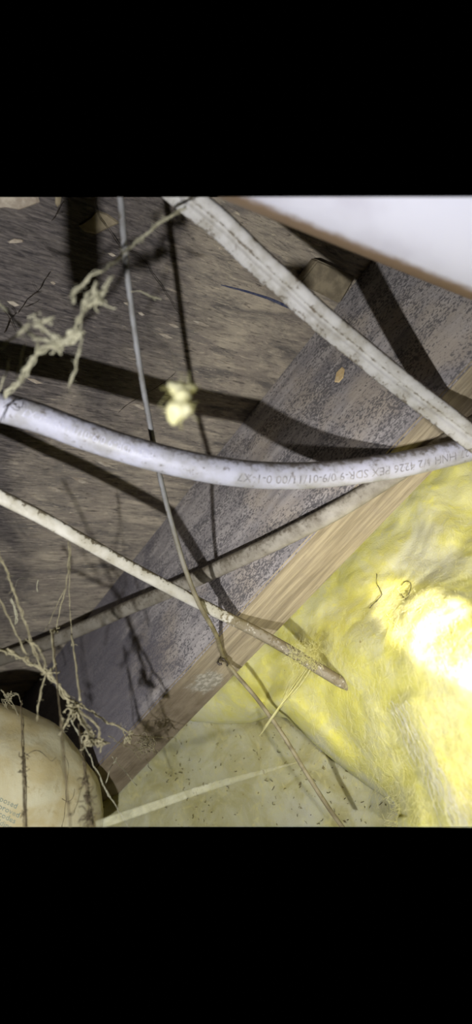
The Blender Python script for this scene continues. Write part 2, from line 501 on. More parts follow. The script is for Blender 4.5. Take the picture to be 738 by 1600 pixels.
def pipe_text(name, body, size, px0, px1, ang, flip, mat, spread=1.0, lift=0.00012):
    """print a line of lettering round the pipe between two picture columns"""
    def s_of(px):
        best = min(range(len(pex_line)), key=lambda i: abs(proj(pex_line[i])[0] - px)); return best
    i0, i1 = s_of(px0), s_of(px1)
    v, f = text_mesh(body, size)
    xs = [a for a, b, c in v]; x0, x1 = min(xs), max(xs)
    out = []
    for a, b, c in v:
        t = (a - x0) / (x1 - x0)
        if flip: t = 1 - t
        q = i0 + (i1 - i0) * t
        k = min(int(q), len(pex_line) - 2); fr = q - k
        p = pex_line[k].lerp(pex_line[k + 1], fr)
        tg = (pex_line[min(k + 2, len(pex_line) - 1)] - pex_line[max(k - 1, 0)]).normalized()
        n = to_cam(p); n = (n - tg * n.dot(tg)).normalized()
        dn = n.cross(tg).normalized()
        if dn.dot(C2W @ Vector((0, -1, 0))) < 0: dn = -dn      # towards the foot of the picture
        y = (b - size * 0.36)
        th = ang + (y if flip else -y) / PEX_R
        out.append(p + (n * math.cos(th) + dn * math.sin(th)) * (PEX_R + lift))
    return mesh_obj(name, out, f, mat, pex, smooth=False)
def proj(p):
    c = C2W.transposed() @ (p - CAM)
    return CX + F * c.x / c.z, CY - F * c.y / c.z
pipe_text('print', '27 HNH 1/2 4226 PEX SDR-9 0/9-01/11/00 0-1-X7', 0.0082, 366, 722, 0.30, True, M_PRINT)
M_PRINT2 = mat_simple('faint_grey_ink', srgb(178, 178, 196), 0.7, 0.1, srgb(214, 214, 224), 500)
pipe_text('print', 'PEX SDR-9 0/9-01/11/00 0-1-X7', 0.0072, 40, 236, -0.05, True, M_PRINT2)

def cable(name, pts, prof_w, prof_t, mat, label, groove=0.0, step=0.003, ref=to_cam, rad=None):
    prof = []
    N = 56
    for i in range(N):
        a = 2 * math.pi * i / N
        c, s_ = math.cos(a), math.sin(a)
        if groove:
            xn = math.copysign(abs(c) ** 0.9, c)
            y = abs(s_) ** 0.6 * (1 - groove * math.exp(-((xn - 0.05) / 0.16) ** 2))
            prof.append((xn * prof_w, math.copysign(y, s_) * prof_t))
        else:
            prof.append((math.copysign(abs(c) ** 0.8, c) * prof_w, math.copysign(abs(s_) ** 0.85, s_) * prof_t))
    mb = MB(); mb.tube(catmull(pts, step), (rad or 1.0), prof=prof, ref=ref)
    o = mb.build(name, mat)
    if label: tag(o, label, 'cable')
    return o

# flat twin cable from the subfloor to the joist
nm = [(262, 285, .272), (300, 316, .277), (345, 352, .283), (400, 405, .290), (450, 450, .297), (500, 496, .303), (560, 545, .312), (620, 594, .318), (680, 640, .324), (738, 684, .329), (790, 722, .333), (880, 790, .336), (960, 850, .338)]
tilt = lambda p: (to_cam(p) + 0.35 * (C2W @ Vector((-0.6, -0.8, 0)))).normalized()
cable('flat_cable', [P(*q) for q in nm], 0.0083, 0.0040, M_NM, 'wide dirty white flat cable with a groove along it', groove=0.55, ref=tilt)
# narrow white cable, dirtier where it passes the joist and ending in the insulation
mc = mat_cable('chipped_white_sheath', srgb(206, 202, 188), srgb(176, 170, 150), srgb(88, 78, 58), 0.32, 0.40)
al = mc.attr('along')
nn = mc.noise(mc.map(), 240, 4, 0.7)
fac = mc.math('ADD', mc.math('MULTIPLY', mc.ramp(al, 0.62, 0.76), 0.42), nn)
src = mc.p.inputs['Base Color'].links[0].from_socket
mc.color(mc.mix(mc.ramp(fac, 0.74, 0.84, 0, 0.85), src, srgb(112, 100, 70)))
lc = [(-240, 660, .275), (-140, 705, .288), (-60, 744, .300), (0, 776, .308), (60, 806, .317), (130, 845, .330), (200, 884, .346), (260, 916, .362), (310, 942, .378), (350, 962, .392), (400, 987, .399), (450, 1015, .392), (500, 1046, .384), (540, 1070, .380), (556, 1082, .379)]
cable('thin_cable', [P(*q) for q in lc], 0.0046, 0.0034, mc.m, 'narrow chipped white cable turning brown past the joist, tip on yellow insulation', rad=lambda t: 1.0 if t < 0.965 else max(0.12, 1 - ((t - 0.965) / 0.035) ** 1.6 * 0.88))
# grey round cable hugging the joist
gc = [(-200, 1112, .61), (-70, 1058, .565), (0, 1030, .548), (60, 1010, .540), (130, 981, .528), (200, 950, .498), (260, 925, .468), (310, 903, .444), (360, 880, .421), (420, 852, .397), (480, 822, .376), (520, 801, .366), (560, 777, .365), (600, 752, .3655), (660, 715, .3655), (720, 676, .365), (790, 632, .363), (900, 560, .36), (1000, 495, .357)]
cable('grey_cable', [P(*q) for q in gc], 0.0073, 0.0052, M_GREY, 'grey dusty cable rising along the joist behind the white water pipe', rad=lambda t: 1.12 - 0.2 * t)
# thin grey wire
wr = [(180, 285, .262), (188, 308, .264), (195, 390, .272), (204, 470, .282), (218, 570, .300), (232, 650, .318), (244, 715, .331), (256, 770, .340), (272, 830, .350), (290, 890, .3585), (312, 945, .3685), (337, 990, .396), (347, 1020, .4245), (362, 1045, .434), (400, 1090, .425), (440, 1145, .405), (480, 1210, .394), (515, 1264, .388), (550, 1312, .386)]
wire = thing('bell_wire', P(347, 1020, .4255), 'thin grey wire hanging past the water pipe and stapled to the joist', 'wire')
mb = MB(); mb.tube(catmull([P(*q) for q in wr], 0.003), lambda t: 0.0019, seg=10); mb.build('sheath', M_WIRE, wire)
# staple
sp = [P(341, 1034, .432), P(343, 1029, .4265), P(350, 1031, .4225), P(356, 1036, .4265), P(355, 1040, .432)]
mb = MB(); mb.tube(catmull(sp, 0.001), 0.0008, seg=8)
mb.tube(catmull([P(340, 1034, .428), P(343, 1038, .427), P(347, 1037, .427)], 0.001), 0.0011, seg=8)
tag(mb.build('cable_staple', M_METAL), 'small dark steel staple holding the thin grey wire', 'staple')

# unseen cable end, added past the left edge to shadow the plywood
LP = cam_off(-0.095, -0.105, -0.02)
oc = [LP.lerp(on_z(a, b, HC), 0.50) for a, b in ((112, 60), (122, 200), (127, 308), (130, 380), (133, 440), (134, 480))]
cable('unseen_shadow_cable', oc, 0.0066, 0.0050, M_GREY, 'unseen dark grey cable end added to cast a shadow on the mouldy plywood', rad=lambda t: 1.0 if t < .8 else 1.0 - (t - .8) * 1.5)

# ------------------------------------------------------------------ insulation
def tps(ctrl):
    c = np.array([(a / 400., b / 400.) for a, b, d in ctrl]); y = np.array([d for a, b, d in ctrl])
    n = len(c)
    r2 = ((c[:, None] - c[None]) ** 2).sum(-1)
    K = np.where(r2 > 0, r2 * np.log(np.maximum(r2, 1e-12)), 0) + np.eye(n) * 0.02
    Pm = np.hstack([np.ones((n, 1)), c])
    A = np.vstack([np.hstack([K, Pm]), np.hstack([Pm.T, np.zeros((3, 3))])])
    wv = np.linalg.solve(A, np.concatenate([y, np.zeros(3)]))
    def ev(px, py):
        q = np.array([px / 400., py / 400.])
        r = ((c - q) ** 2).sum(-1)
        k = np.where(r > 0, r * np.log(np.maximum(r, 1e-12)), 0)
        return float(k @ wv[:n] + wv[n] + q @ wv[n + 1:])
    return ev

def puff(p, amp):
    """billowy lumps of glass wool, in metres"""
    a = 0.0
    for sc, am in ((11, 1.0), (26, 0.5), (60, 0.16), (150, 0.04)):
        v = Vector(p) * sc
        wv = Vector((noise.noise(v * 0.6), noise.noise(v * 0.6 + Vector((9, 3, 1))), 0)) * 0.8
        x = noise.noise(v + wv)
        a += (math.sqrt(x * x + 0.03) * 1.6 - 0.6) * am
    return -a * amp

def patch(name, poly, dfun, mat, parent, step=2.6, amp=0.008, roll=0.03, roll_px=30, thick=0.05, hard=None):
    """puffy sheet of wool filling an outline, with rolled-over edges and a real thickness"""
    pg = np.array(poly, float); q0, q1 = pg, np.roll(pg, -1, 0)
    def near(px, py):
        d = q1 - q0; w_ = np.array([px, py]) - q0
        t = np.clip((w_ * d).sum(1) / np.maximum((d * d).sum(1), 1e-9), 0, 1)
        c = q0 + d * t[:, None]; r = np.hypot(c[:, 0] - px, c[:, 1] - py); i = int(r.argmin())
        return float(r[i]), c[i], i
    def inside(px, py):
        y0, y1 = q0[:, 1], q1[:, 1]
        m_ = (y0 > py) != (y1 > py)
        xx = q0[:, 0] + (py - y0) / np.where(y1 == y0, 1, y1 - y0) * (q1[:, 0] - q0[:, 0])
        return bool((m_ & (px < xx)).sum() % 2)
    x0, y0 = pg.min(0); x1, y1 = pg.max(0)
    nx, ny = int((x1 - x0) / step) + 1, int((y1 - y0) / step) + 1
    keep = {}; cells = []
    for j_ in range(ny):
        for i_ in range(nx):
            if inside(x0 + (i_ + .5) * step, y0 + (j_ + .5) * step):
                cells.append((i_, j_))
    cnt = {}
    for i_, j_ in cells:
        for k in ((i_, j_), (i_ + 1, j_), (i_ + 1, j_ + 1), (i_, j_ + 1)): cnt[k] = cnt.get(k, 0) + 1
    v = []; back = []
    for (i_, j_), c in cnt.items():
        px, py = x0 + i_ * step, y0 + j_ * step
        r, cp, si = near(px, py)
        if c < 4: px, py, r = cp[0], cp[1], 0.0
        e = max(0.0, 1 - r / roll_px)
        if hard and si in hard: e = 0.0
        d = dfun(px, py)
        dd = d + puff(P(px, py, d), amp) * (1 - 0.5 * e) + roll * (1 - math.sqrt(max(0, 1 - e * e)))
        keep[(i_, j_)] = len(v)
        v.append(P(px, py, dd)); back.append(P(px, py, dd + thick))
    n = len(v); f = []; ed = {}
    for i_, j_ in cells:
        q = [keep[k] for k in ((i_, j_), (i_ + 1, j_), (i_ + 1, j_ + 1), (i_, j_ + 1))]
        f.append(tuple(q)); f.append(tuple(n + x for x in q[::-1]))
        for a_, b_ in zip(q, q[1:] + q[:1]):
            if (b_, a_) in ed: del ed[(b_, a_)]
            else: ed[(a_, b_)] = 1
    for a_, b_ in ed: f.append((b_, a_, n + a_, n + b_))
    return mesh_obj(name, v + back, f, mat, parent)

def mat_wool(name, c0, c1, c2, spots=None, dens=0.7, patchc=None):
    m = Mat(name, 0.95, 0.05)
    iso = m.map()
    n1 = m.noise(iso, 26, 5, 0.6, 1.0); n2 = m.noise(iso, 90, 5, 0.65, 0.8); n3 = m.noise(iso, 480, 3, 0.6)
    base = m.mix(m.ramp(n1, 0.32, 0.66), c0, c1)
    base = m.mix(m.ramp(n2, 0.5, 0.74), base, c2)
    if patchc: base = m.mix(m.ramp(m.noise(m.map(loc=(3, 1, 2)), 13, 3, 0.5), 0.56, 0.7, 0, 0.75), base, patchc)
    if spots:
        s1 = m.noise(m.map(scale=(1, 1, 1), loc=(5, 5, 5)), 210, 3, 0.6, 0.4)
        s2 = m.noise(m.map(loc=(1, 7, 5)), 24, 3, 0.6)
        k = m.math('ADD', s1, m.math('MULTIPLY', m.math('SUBTRACT', s2, 0.5), 0.35))
        base = m.mix(m.ramp(k, dens, dens + 0.05, 0, 0.8), base, spots)
    m.color(base); m.bump(m.math('ADD', n2, m.math('MULTIPLY', n3, 0.6)), 0.0014, 0.6)
    m.p.inputs['Subsurface Weight'].default_value = 1.0
    m.p.inputs['Subsurface Radius'].default_value = (1.0, 0.95, 0.6)
    m.p.inputs['Subsurface Scale'].default_value = 0.006
    return m.m
M_WOOL = mat_wool('yellow_glass_wool', srgb(208, 202, 106), srgb(206, 202, 146), srgb(220, 214, 116), srgb(140, 122, 60), 0.74, srgb(216, 214, 184))
M_PALE = mat_wool('pale_dusty_glass_wool', srgb(172, 166, 118), srgb(190, 188, 156), srgb(198, 192, 140), srgb(110, 96, 56), 0.66, srgb(194, 194, 178))
M_FIB = mat_simple('yellow_glass_fibre', srgb(236, 230, 150), 0.7, 0.2, srgb(244, 240, 190), 90, 0, 0.3)
M_FIBW = mat_simple('white_glass_fibre', srgb(240, 238, 236), 0.6, 0.3, srgb(250, 248, 250), 90, 0, 0.3)

rb_depth = tps([(738, 672, .41), (640, 790, .425), (540, 890, .445), (440, 995, .462), (330, 1110, .492), (400, 1120, .462), (480, 1140, .428), (560, 1215, .400), (615, 1255, .365), (640, 1290, .320),
                (738, 1290, .270), (738, 1150, .262), (738, 1015, .262), (650, 1050, .295), (560, 1000, .365), (500, 1060, .405), (738, 850, .345), (640, 900, .378), (840, 1000, .24), (840, 700, .385), (840, 1300, .255), (690, 1200, .285), (300, 1060, .50), (780, 560, .42), (1060, 560, .40), (1060, 750, .37), (1060, 1000, .28), (1060, 1320, .29)])
rb_base = rb_depth
PUFFS = [((445, 1098), (530, 1192), 24, .014), ((365, 1075), (395, 1100), 22, .010), ((672, 790), (690, 830), 30, .012), ((640, 1110), (720, 1285), 26, .010), ((575, 1120), (600, 1200), 30, .009), ((600, 850), (560, 900), 28, .008), ((690, 930), (650, 960), 30, .008), ((720, 700), (730, 760), 30, .010), ((640, 1230), (650, 1292), 20, .010)]
def rb_depth(px, py):
    d = rb_base(px, py)
    for (ax, ay), (bx, by), r, h in PUFFS:
        t = min(1, max(0, ((px - ax) * (bx - ax) + (py - ay) * (by - ay)) / ((bx - ax) ** 2 + (by - ay) ** 2)))
        q = math.hypot(px - ax - (bx - ax) * t, py - ay - (by - ay) * t) / r
        d -= h * math.exp(-q ** 3)
    return d
batt = thing('insulation_batt', P(600, 950, .42), 'bright yellow glass wool batt bulging down beside the joist', 'insulation')
outline = [(800, 560), (700, 672), (600, 772), (500, 875), (400, 980), (330, 1050), (272, 1112), (300, 1128), (345, 1132), (392, 1130), (425, 1118), (448, 1122), (470, 1142), (495, 1166), (520, 1187), (545, 1206), (572, 1226), (598, 1243), (616, 1256), (622, 1275), (620, 1330), (1060, 1330), (1060, 560)]
patch('wool', outline, rb_depth, M_WOOL, batt, 2.6, 0.012, 0.035, 34, 0.04, hard={0, 1, 2, 3, 4, 19, 20, 21, 22})

def fibres(name, n, gen, mat, parent=None, r=0.00022, seg=6, **kw):
    mb = MB()
    for i in range(n):
        pts, rr = gen(i)
        mb.tube(pts, rr or r, seg=3, cap=False)
    return mb.build(name, mat, parent, **kw)

def in_batt(px, py, pad=16):
    c = False; o = outline
    for k in range(len(o)):
        (x0, y0), (x1, y1) = o[k], o[k - 1]
        if (y0 > py) != (y1 > py) and px - pad < x0 + (py - y0) / (y1 - y0) * (x1 - x0): c = not c
    return c
def curl(p, d, L, wob, n=7):
    out = [Vector(p)]; d = Vector(d).normalized()
    for k in range(n):
        d = (d + Vector(rng.normal(0, wob, 3))).normalized()
        out.append(out[-1] + d * (L / n))
    return out
def g_right(i):
    while True:
        px, py = rng.uniform(480, 800), rng.uniform(760, 1300)
        if in_batt(px, py) and px + py * 0.98 > 1480 and rng.random() < 0.25 + 0.75 * max(0, (px + py - 1500) / 500): break
    d = rb_depth(px, py)
    p = P(px, py, d - 0.004 + puff(P(px, py, d), 0.012))
    ang = rng.normal(math.radians(60), 0.6)
    v = C2W @ Vector((math.cos(ang), -math.sin(ang), rng.normal(-0.05, 0.25)))
    return curl(p, v, rng.uniform(0.006, 0.022), 0.2), rng.uniform(0.00003, 0.0001)
fibres('loose_fibres', 4200, g_right, M_FIB, batt)['kind'] = 'stuff'
def g_white(i):
    t = rng.random()
    px, py = 612 + 115 * t + rng.normal(0, 7 + 8 * t), 1100 + 185 * t + rng.normal(0, 8)
    d = rb_depth(px, py)
    p = P(px, py, d - 0.006 + puff(P(px, py, d), 0.012))
    v = C2W @ Vector((0.52, -0.85, rng.normal(0, 0.1)))
    return curl(p, v, rng.uniform(0.008, 0.03), 0.10), rng.uniform(0.00004, 0.00014)
fibres('white_fibres', 230, g_white, M_FIBW, batt)['kind'] = 'stuff'
def g_edge(i):
    t = rng.random()
    px, py = 622 + rng.normal(0, 4), 1205 + 90 * t
    p = P(px + 4, py, rb_depth(px, py) + 0.01)
    v = C2W @ Vector((rng.normal(-0.15, 0.5), -1, rng.normal(0, 0.3)))
    return curl(p, v, rng.uniform(0.006, 0.018), 0.4), rng.uniform(0.0001, 0.0002)
fibres('fringe', 160, g_edge, M_FIB, batt)['kind'] = 'stuff'

# pale older batt behind
pb_depth = tps([(170, 1240, .52), (200, 1190, .53), (300, 1110, .535), (300, 1200, .505), (200, 1292, .485), (400, 1120, .52), (400, 1200, .48), (400, 1292, .455), (520, 1180, .47), (560, 1292, .43), (640, 1240, .44), (680, 1300, .42), (120, 1300, .51), (160, 1292, .50)])
pbatt = thing('insulation_batt', P(400, 1210, .48), 'pale dusty speckled glass wool batt behind the loose end of thin grey wire', 'insulation')
patch('wool', [(140, 1330), (150, 1255), (190, 1205), (230, 1165), (300, 1085), (380, 1045), (600, 1080), (660, 1130), (690, 1200), (700, 1330)], pb_depth, M_PALE, pbatt, 3.0, 0.010, 0.0, 10, 0.04)
def g_speck(i):
    px, py = rng.uniform(260, 620), rng.uniform(1140, 1290)
    d = pb_depth(px, py); p = P(px, py, d - 0.0025 + puff(P(px, py, d), 0.010))
    v = C2W @ Vector((rng.normal(0, 1), rng.normal(0, 1), 0))
    return curl(p, v, rng.uniform(0.001, 0.005), 0.5, 4), rng.uniform(0.0002, 0.0004)
fibres('debris', 130, g_speck, M_DARK, pbatt)['kind'] = 'stuff'

# rolled batt in brown paper, lower left
mroll = Mat('tan_paper_facing', 0.85, 0.15)
n1 = mroll.noise(mroll.map(), 30, 5, 0.6, 0.4); n2 = mroll.noise(mroll.map(), 110, 5, 0.65)
b = mroll.mix(mroll.ramp(n1, 0.35, 0.65), srgb(186, 172, 128), srgb(200, 194, 162))
b = mroll.mix(mroll.ramp(n2, 0.55, 0.75, 0, 0.6), b, srgb(160, 142, 98))
mroll.color(b); mroll.bump(n2, 0.0012, 0.6)
roll = thing('insulation_roll', P(20, 1290, .45), 'rounded tan paper-faced insulation bundle with faded printing', 'insulation')
rc, RA = P(-32, 1318, .425), Vector((0.108, 0.121, 0.085))
ex, ey, ez = C2W @ Vector((1, 0, 0)), C2W @ Vector((0, 1, 0)), C2W @ Vector((0, 0, 1))
def roll_pt(th, ph, lift=0.0):
    # superellipsoid bundle, long towards the foot of the picture
    ct, st, cp, sp_ = math.cos(th), math.sin(th), math.cos(ph), math.sin(ph)
    pw = lambda x, e: math.copysign(abs(x) ** e, x)
    q = rc + ex * (RA.x * pw(cp, 1.0) * pw(ct, 1.0)) + ey * (RA.y * pw(sp_, 1.0)) + ez * (RA.z * pw(cp, 1.0) * pw(st, 1.0))
    nn = (q - rc).normalized()
    return q + nn * (0.006 * noise.noise(q * 17) + 0.0025 * noise.noise(q * 45) + lift)
v = []; f = []
NT, NP = 120, 70
for i in range(NP + 1):
    for k in range(NT):
        v.append(roll_pt(2 * math.pi * k / NT, -math.pi / 2 + math.pi * i / NP))
for i in range(NP):
    for k in range(NT):
        f.append((i * NT + k, i * NT + (k + 1) % NT, (i + 1) * NT + (k + 1) % NT, (i + 1) * NT + k))
ro = mesh_obj('paper_facing', v, f, mroll.m, roll)
# printed lines, laid on the paper by casting towards it
from mathutils.bvhtree import BVHTree
bvh = BVHTree.FromPolygons(v, f)
def lay_text(name, body, size, px, py, ang, mat, parent):
    tv, tf = text_mesh(body, size)
    ca, sa = math.cos(ang), math.sin(ang)
    out = []
    for a, b_, c in tv:
        qx, qy = px + (a * ca + b_ * sa), py + (a * sa - b_ * ca)
        h = bvh.ray_cast(CAM, ray(qx, qy).normalized())
        if h[0] is None: return
        out.append(h[0] + h[1] * 0.0003 * (1 if h[1].dot(ray(qx, qy)) < 0 else -1))
    mesh_obj(name, out, tf, mat, parent, smooth=False)
for body, x, y in (('exposed', -13, 1246), ('approved', -14, 1258), ('of codes', -16, 1269), ('building', -18, 1281)):
    lay_text('print', body, 12.5, x, y, math.radians(25), M_INK, roll)

# ------------------------------------------------------------------ hanging clump of wool
def blob(name, lobes, mat, parent=None, origin=None, res=3, amp=0.18):
    """one lumpy mesh from overlapping lobes along a chain"""
    bm = bmesh.new()
    bmesh.ops.create_icosphere(bm, subdivisions=res + 1, radius=1.0)
    cs = [P(a, b, d) for a, b, d, r in lobes]; rs = [r for *_, r in lobes]
    c0 = sum(cs, Vector()) / len(cs)
    for vv in bm.verts:
        dr = vv.co.normalized(); best = 0
        for c, r in zip(cs, rs):
            oc = c - c0; bq = oc.dot(dr); disc = bq * bq - oc.length_squared + r * r
            if disc > 0: best = max(best, bq + math.sqrt(disc))
        best = max(best, 0.0015)
        q = c0 + dr * best
        vv.co = q + dr * best * amp * (noise.noise(q * 260) + 0.5 * noise.noise(q * 700))
    return from_bm(name, bm, mat, parent, origin, True)
M_TUFT = mat_simple('loose_wool_tuft', srgb(222, 218, 166), 0.95, 0.0, srgb(236, 232, 196), 150, 0.0008, 0.35)
tuft = thing('wool_tuft', P(283, 625, .195), 'small pale yellow tuft of glass wool hanging in mid-air on a thread', 'insulation')
blob('tuft', [(277, 640, .195, .0047), (272, 650, .195, .003), (285, 622, .195, .0036), (288, 608, .196, .003), (276, 608, .196, .0028), (300, 606, .197, .0022), (268, 603, .197, .0016), (286, 636, .195, .004)], M_TUFT, tuft, amp=0.3)
def g_tuft(i):
    px, py = rng.normal(283, 9), rng.uniform(602, 652)
    return curl(P(px, py, .195), rng.normal(0, 1, 3), rng.uniform(0.004, 0.008), 0.35), 0.00009
fibres('fibres', 70, g_tuft, M_FIB, tuft)['kind'] = 'stuff'
mb = MB(); a = P(287, 610, .196); mb.tube([a, a.lerp(on_z(262, 520, HC), .5) + Vector((.001, 0, 0)), Vector((a.x, a.y, HC))], 0.00008, seg=4); mb.build('thread', M_WEBN, tuft)

# ------------------------------------------------------------------ dusty cobwebs and rootlets
def web(name, strands, mat, label, cat, group=None, fuzz=0, fl=0.004, wob=0.0012, knots=()):
    """strands: (list of (px,py,d), radius). All strands of one tangle make one thing."""
    mb = MB()
    for pts, r in strands:
        line = catmull([P(*q) for q in pts], 0.0022)
        sd = Vector(rng.uniform(0, 50, 3))
        line = [p + Vector((noise.noise(p * 130 + sd), noise.noise(p * 130 + sd * 2), noise.noise(p * 130 + sd * 3))) * wob for p in line]
        nply = 5 if fuzz else 1
        for k in range(nply):
            s2 = Vector(rng.uniform(0, 50, 3)); sp_r = r * (1.0 if nply > 1 else 0)
            ln = [p + Vector((noise.noise(p * 210 + s2), noise.noise(p * 210 + s2 * 2), noise.noise(p * 210 + s2 * 3))) * sp_r * 1.7 for p in line]
            mb.tube(ln, (lambda t, r=r, s2=s2: r * (0.30 if nply > 1 else 0.55) * (0.5 + 1.1 * abs(noise.noise(s2 + Vector((t * 14, 0, 0)))))), seg=5)
        L = sum((line[i + 1] - line[i]).length for i in range(len(line) - 1))
        for k in range(int(fuzz * L * 260)):
            q = line[int(rng.integers(0, len(line)))]
            mb.tube(curl(q, rng.normal(0, 1, 3), rng.uniform(0.4, 1) * fl, 0.5, 5), min(r * 0.12, .00012), seg=3, cap=False)
    for (px, py, d, n, size, r) in knots:
        for k in range(n):
            q = P(px, py, d) + Vector(rng.normal(0, size * 0.3, 3))
            mb.tube(curl(q, rng.normal(0, 1, 3), rng.uniform(0.8, 2.2) * size, 0.75, 9), r, seg=4, cap=False)
    return tag(mb.build(name, mat), label, cat, group)

D1 = .22
web('cobweb', [([(292, 322, .25), (245, 352, .245), (200, 388, .24), (165, 420, D1), (125, 446, D1), (112, 462, D1)], .0011),
               ([(150, 440, D1), (138, 462, D1), (128, 490, D1), (118, 515, D1), (106, 526, D1)], .0016),
               ([(112, 455, D1), (118, 475, D1)], .001), ([(165, 452, D1), (150, 466, D1), (140, 474, D1)], .0022), ([(178, 430, D1), (165, 450, D1)], .001)],
    M_WEBN, 'long pale dusty cobweb strand stretched past the thin grey wire', 'cobweb', 'tangled dusty cobwebs', fuzz=1.2, knots=[(153, 462, D1, 14, .005, .0004)])
web('cobweb', [([(130, 520, D1), (112, 526, D1), (95, 536, D1), (75, 542, D1), (58, 556, D1), (45, 578, D1), (30, 598, .24), (8, 622, .25)], .0017),
               ([(90, 535, D1), (62, 530, D1), (40, 515, .24), (20, 495, .245), (-10, 468, .25)], .0011), ([(58, 555, D1), (58, 535, D1)], .001),
               ([(90, 533, D1), (70, 512, D1), (60, 508, D1), (85, 494, D1)], .0009), ([(130, 524, D1), (122, 560, D1), (108, 606, .24)], .0007), ([(45, 505, D1), (20, 530, D1), (-5, 545, D1)], .0009),
               ([(38, 540, .24), (30, 575, .24), (26, 592, .24)], .0006), ([(15, 560, .24), (8, 590, .24), (-2, 610, .24)], .0007)],
    M_WEBN, 'thick pale forked cobweb clump above the left run of the water pipe', 'cobweb', 'tangled dusty cobwebs', fuzz=1.2, knots=[(88, 532, D1, 16, .004, .0005), (113, 524, D1, 14, .003, .0005), (65, 503, D1, 10, .005, .0003)])
D2 = .30
web('cobweb', [([(-10, 855, .28), (10, 890, .285), (30, 945, .29), (48, 1000, .295), (62, 1040, D2), (78, 1052, D2)], .0010), ([(-10, 1012, .29), (20, 1022, .295), (45, 1034, D2), (75, 1052, D2), (98, 1082, D2), (118, 1106, D2), (128, 1128, D2), (143, 1145, D2)], .0017),
               ([(0, 935, .29), (20, 980, .295), (40, 1020, D2)], .0006), ([(75, 1050, D2), (105, 1085, D2), (150, 1118, .31), (198, 1142, .32), (204, 1150, .32), (196, 1162, .32)], .0010),
               ([(70, 1055, D2), (62, 1090, D2), (58, 1126, D2)], .0008), ([(118, 1105, D2), (135, 1120, D2), (152, 1136, D2), (155, 1155, D2)], .0009), ([(112, 1108, D2), (105, 1128, D2), (92, 1148, D2)], .0009),
               ([(40, 1000, .295), (62, 1015, .295), (72, 1042, D2)], .0008), ([(30, 1000, .295), (42, 1022, .295)], .0006),
               ([(143, 1145, D2), (132, 1158, D2), (138, 1164, D2), (152, 1160, D2), (172, 1162, D2)], .0013), ([(120, 1108, D2), (134, 1130, D2), (145, 1140, D2)], .0007)],
    M_WEB, 'knotted beige cobweb rope draped in front of the tan bundle', 'cobweb', 'tangled dusty cobwebs', fuzz=1.5, fl=.004,
    knots=[(116, 1106, D2, 26, .005, .0004), (142, 1152, D2, 26, .005, .0004), (200, 1152, .32, 14, .004, .0004), (76, 1052, D2, 14, .004, .0004), (100, 1128, D2, 10, .004, .0003), (158, 1160, D2, 14, .004, .0004)])
web('cobweb', [([(198, 1144, .33), (215, 1148, .36), (240, 1152, .40), (272, 1152, .43)], .0004), ([(200, 1158, .33), (225, 1178, .38), (236, 1204, .41)], .0004), ([(170, 1150, .33), (205, 1170, .36), (222, 1190, .38)], .0004),
               ([(226, 1150, .38), (240, 1168, .40), (222, 1176, .39), (212, 1160, .38), (232, 1156, .39)], .0003), ([(240, 1152, .4), (243, 1166, .4), (232, 1174, .4)], .0004)],
    M_WEB, 'small torn cobweb net sticking to the lower end of the joist', 'cobweb', 'tangled dusty cobwebs', fuzz=1.0, knots=[(228, 1163, .395, 40, .008, .0002)])
web('cobweb', [([(105, 1115, .31), (135, 1170, .32), (160, 1222, .33), (182, 1262, .335), (205, 1300, .34)], .0006), ([(175, 1182, .34), (195, 1206, .35), (214, 1228, .36)], .0004), ([(182, 1184, .34), (172, 1200, .34), (165, 1225, .335)], .0004)],
    M_WEBN, 'fine pale taut web threads slanting down beside the tan bundle', 'cobweb', 'tangled dusty cobwebs', fuzz=.5, fl=.002)
web('cobweb', [([(108, 845, .33), (106, 900, .33), (98, 935, .33), (92, 965, .33), (84, 990, .33)], .0005), ([(110, 850, .33), (108, 910, .33), (110, 960, .335), (112, 1010, .335)], .0004), ([(103, 920, .33), (90, 945, .33), (72, 985, .33)], .0003)],
    M_WEB, 'thin dusty web threads dangling beneath the narrow chipped cable', 'cobweb', 'tangled dusty cobwebs', fuzz=.8, fl=.003, knots=[(86, 988, .33, 6, .004, .0003)])
web('cobweb', [([(2, 1078, .37), (12, 1090, .37), (22, 1102, .37), (30, 1120, .37)], .0006), ([(10, 1085, .37), (28, 1086, .37), (36, 1100, .37)], .0005), ([(4, 1090, .37), (8, 1104, .37), (16, 1096, .37), (6, 1082, .37)], .0005)],
    M_WEB, 'little curled cobweb ball above the top of the tan bundle', 'cobweb', 'tangled dusty cobwebs', fuzz=1.0, fl=.003, knots=[(14, 1092, .37, 18, .005, .0003)])

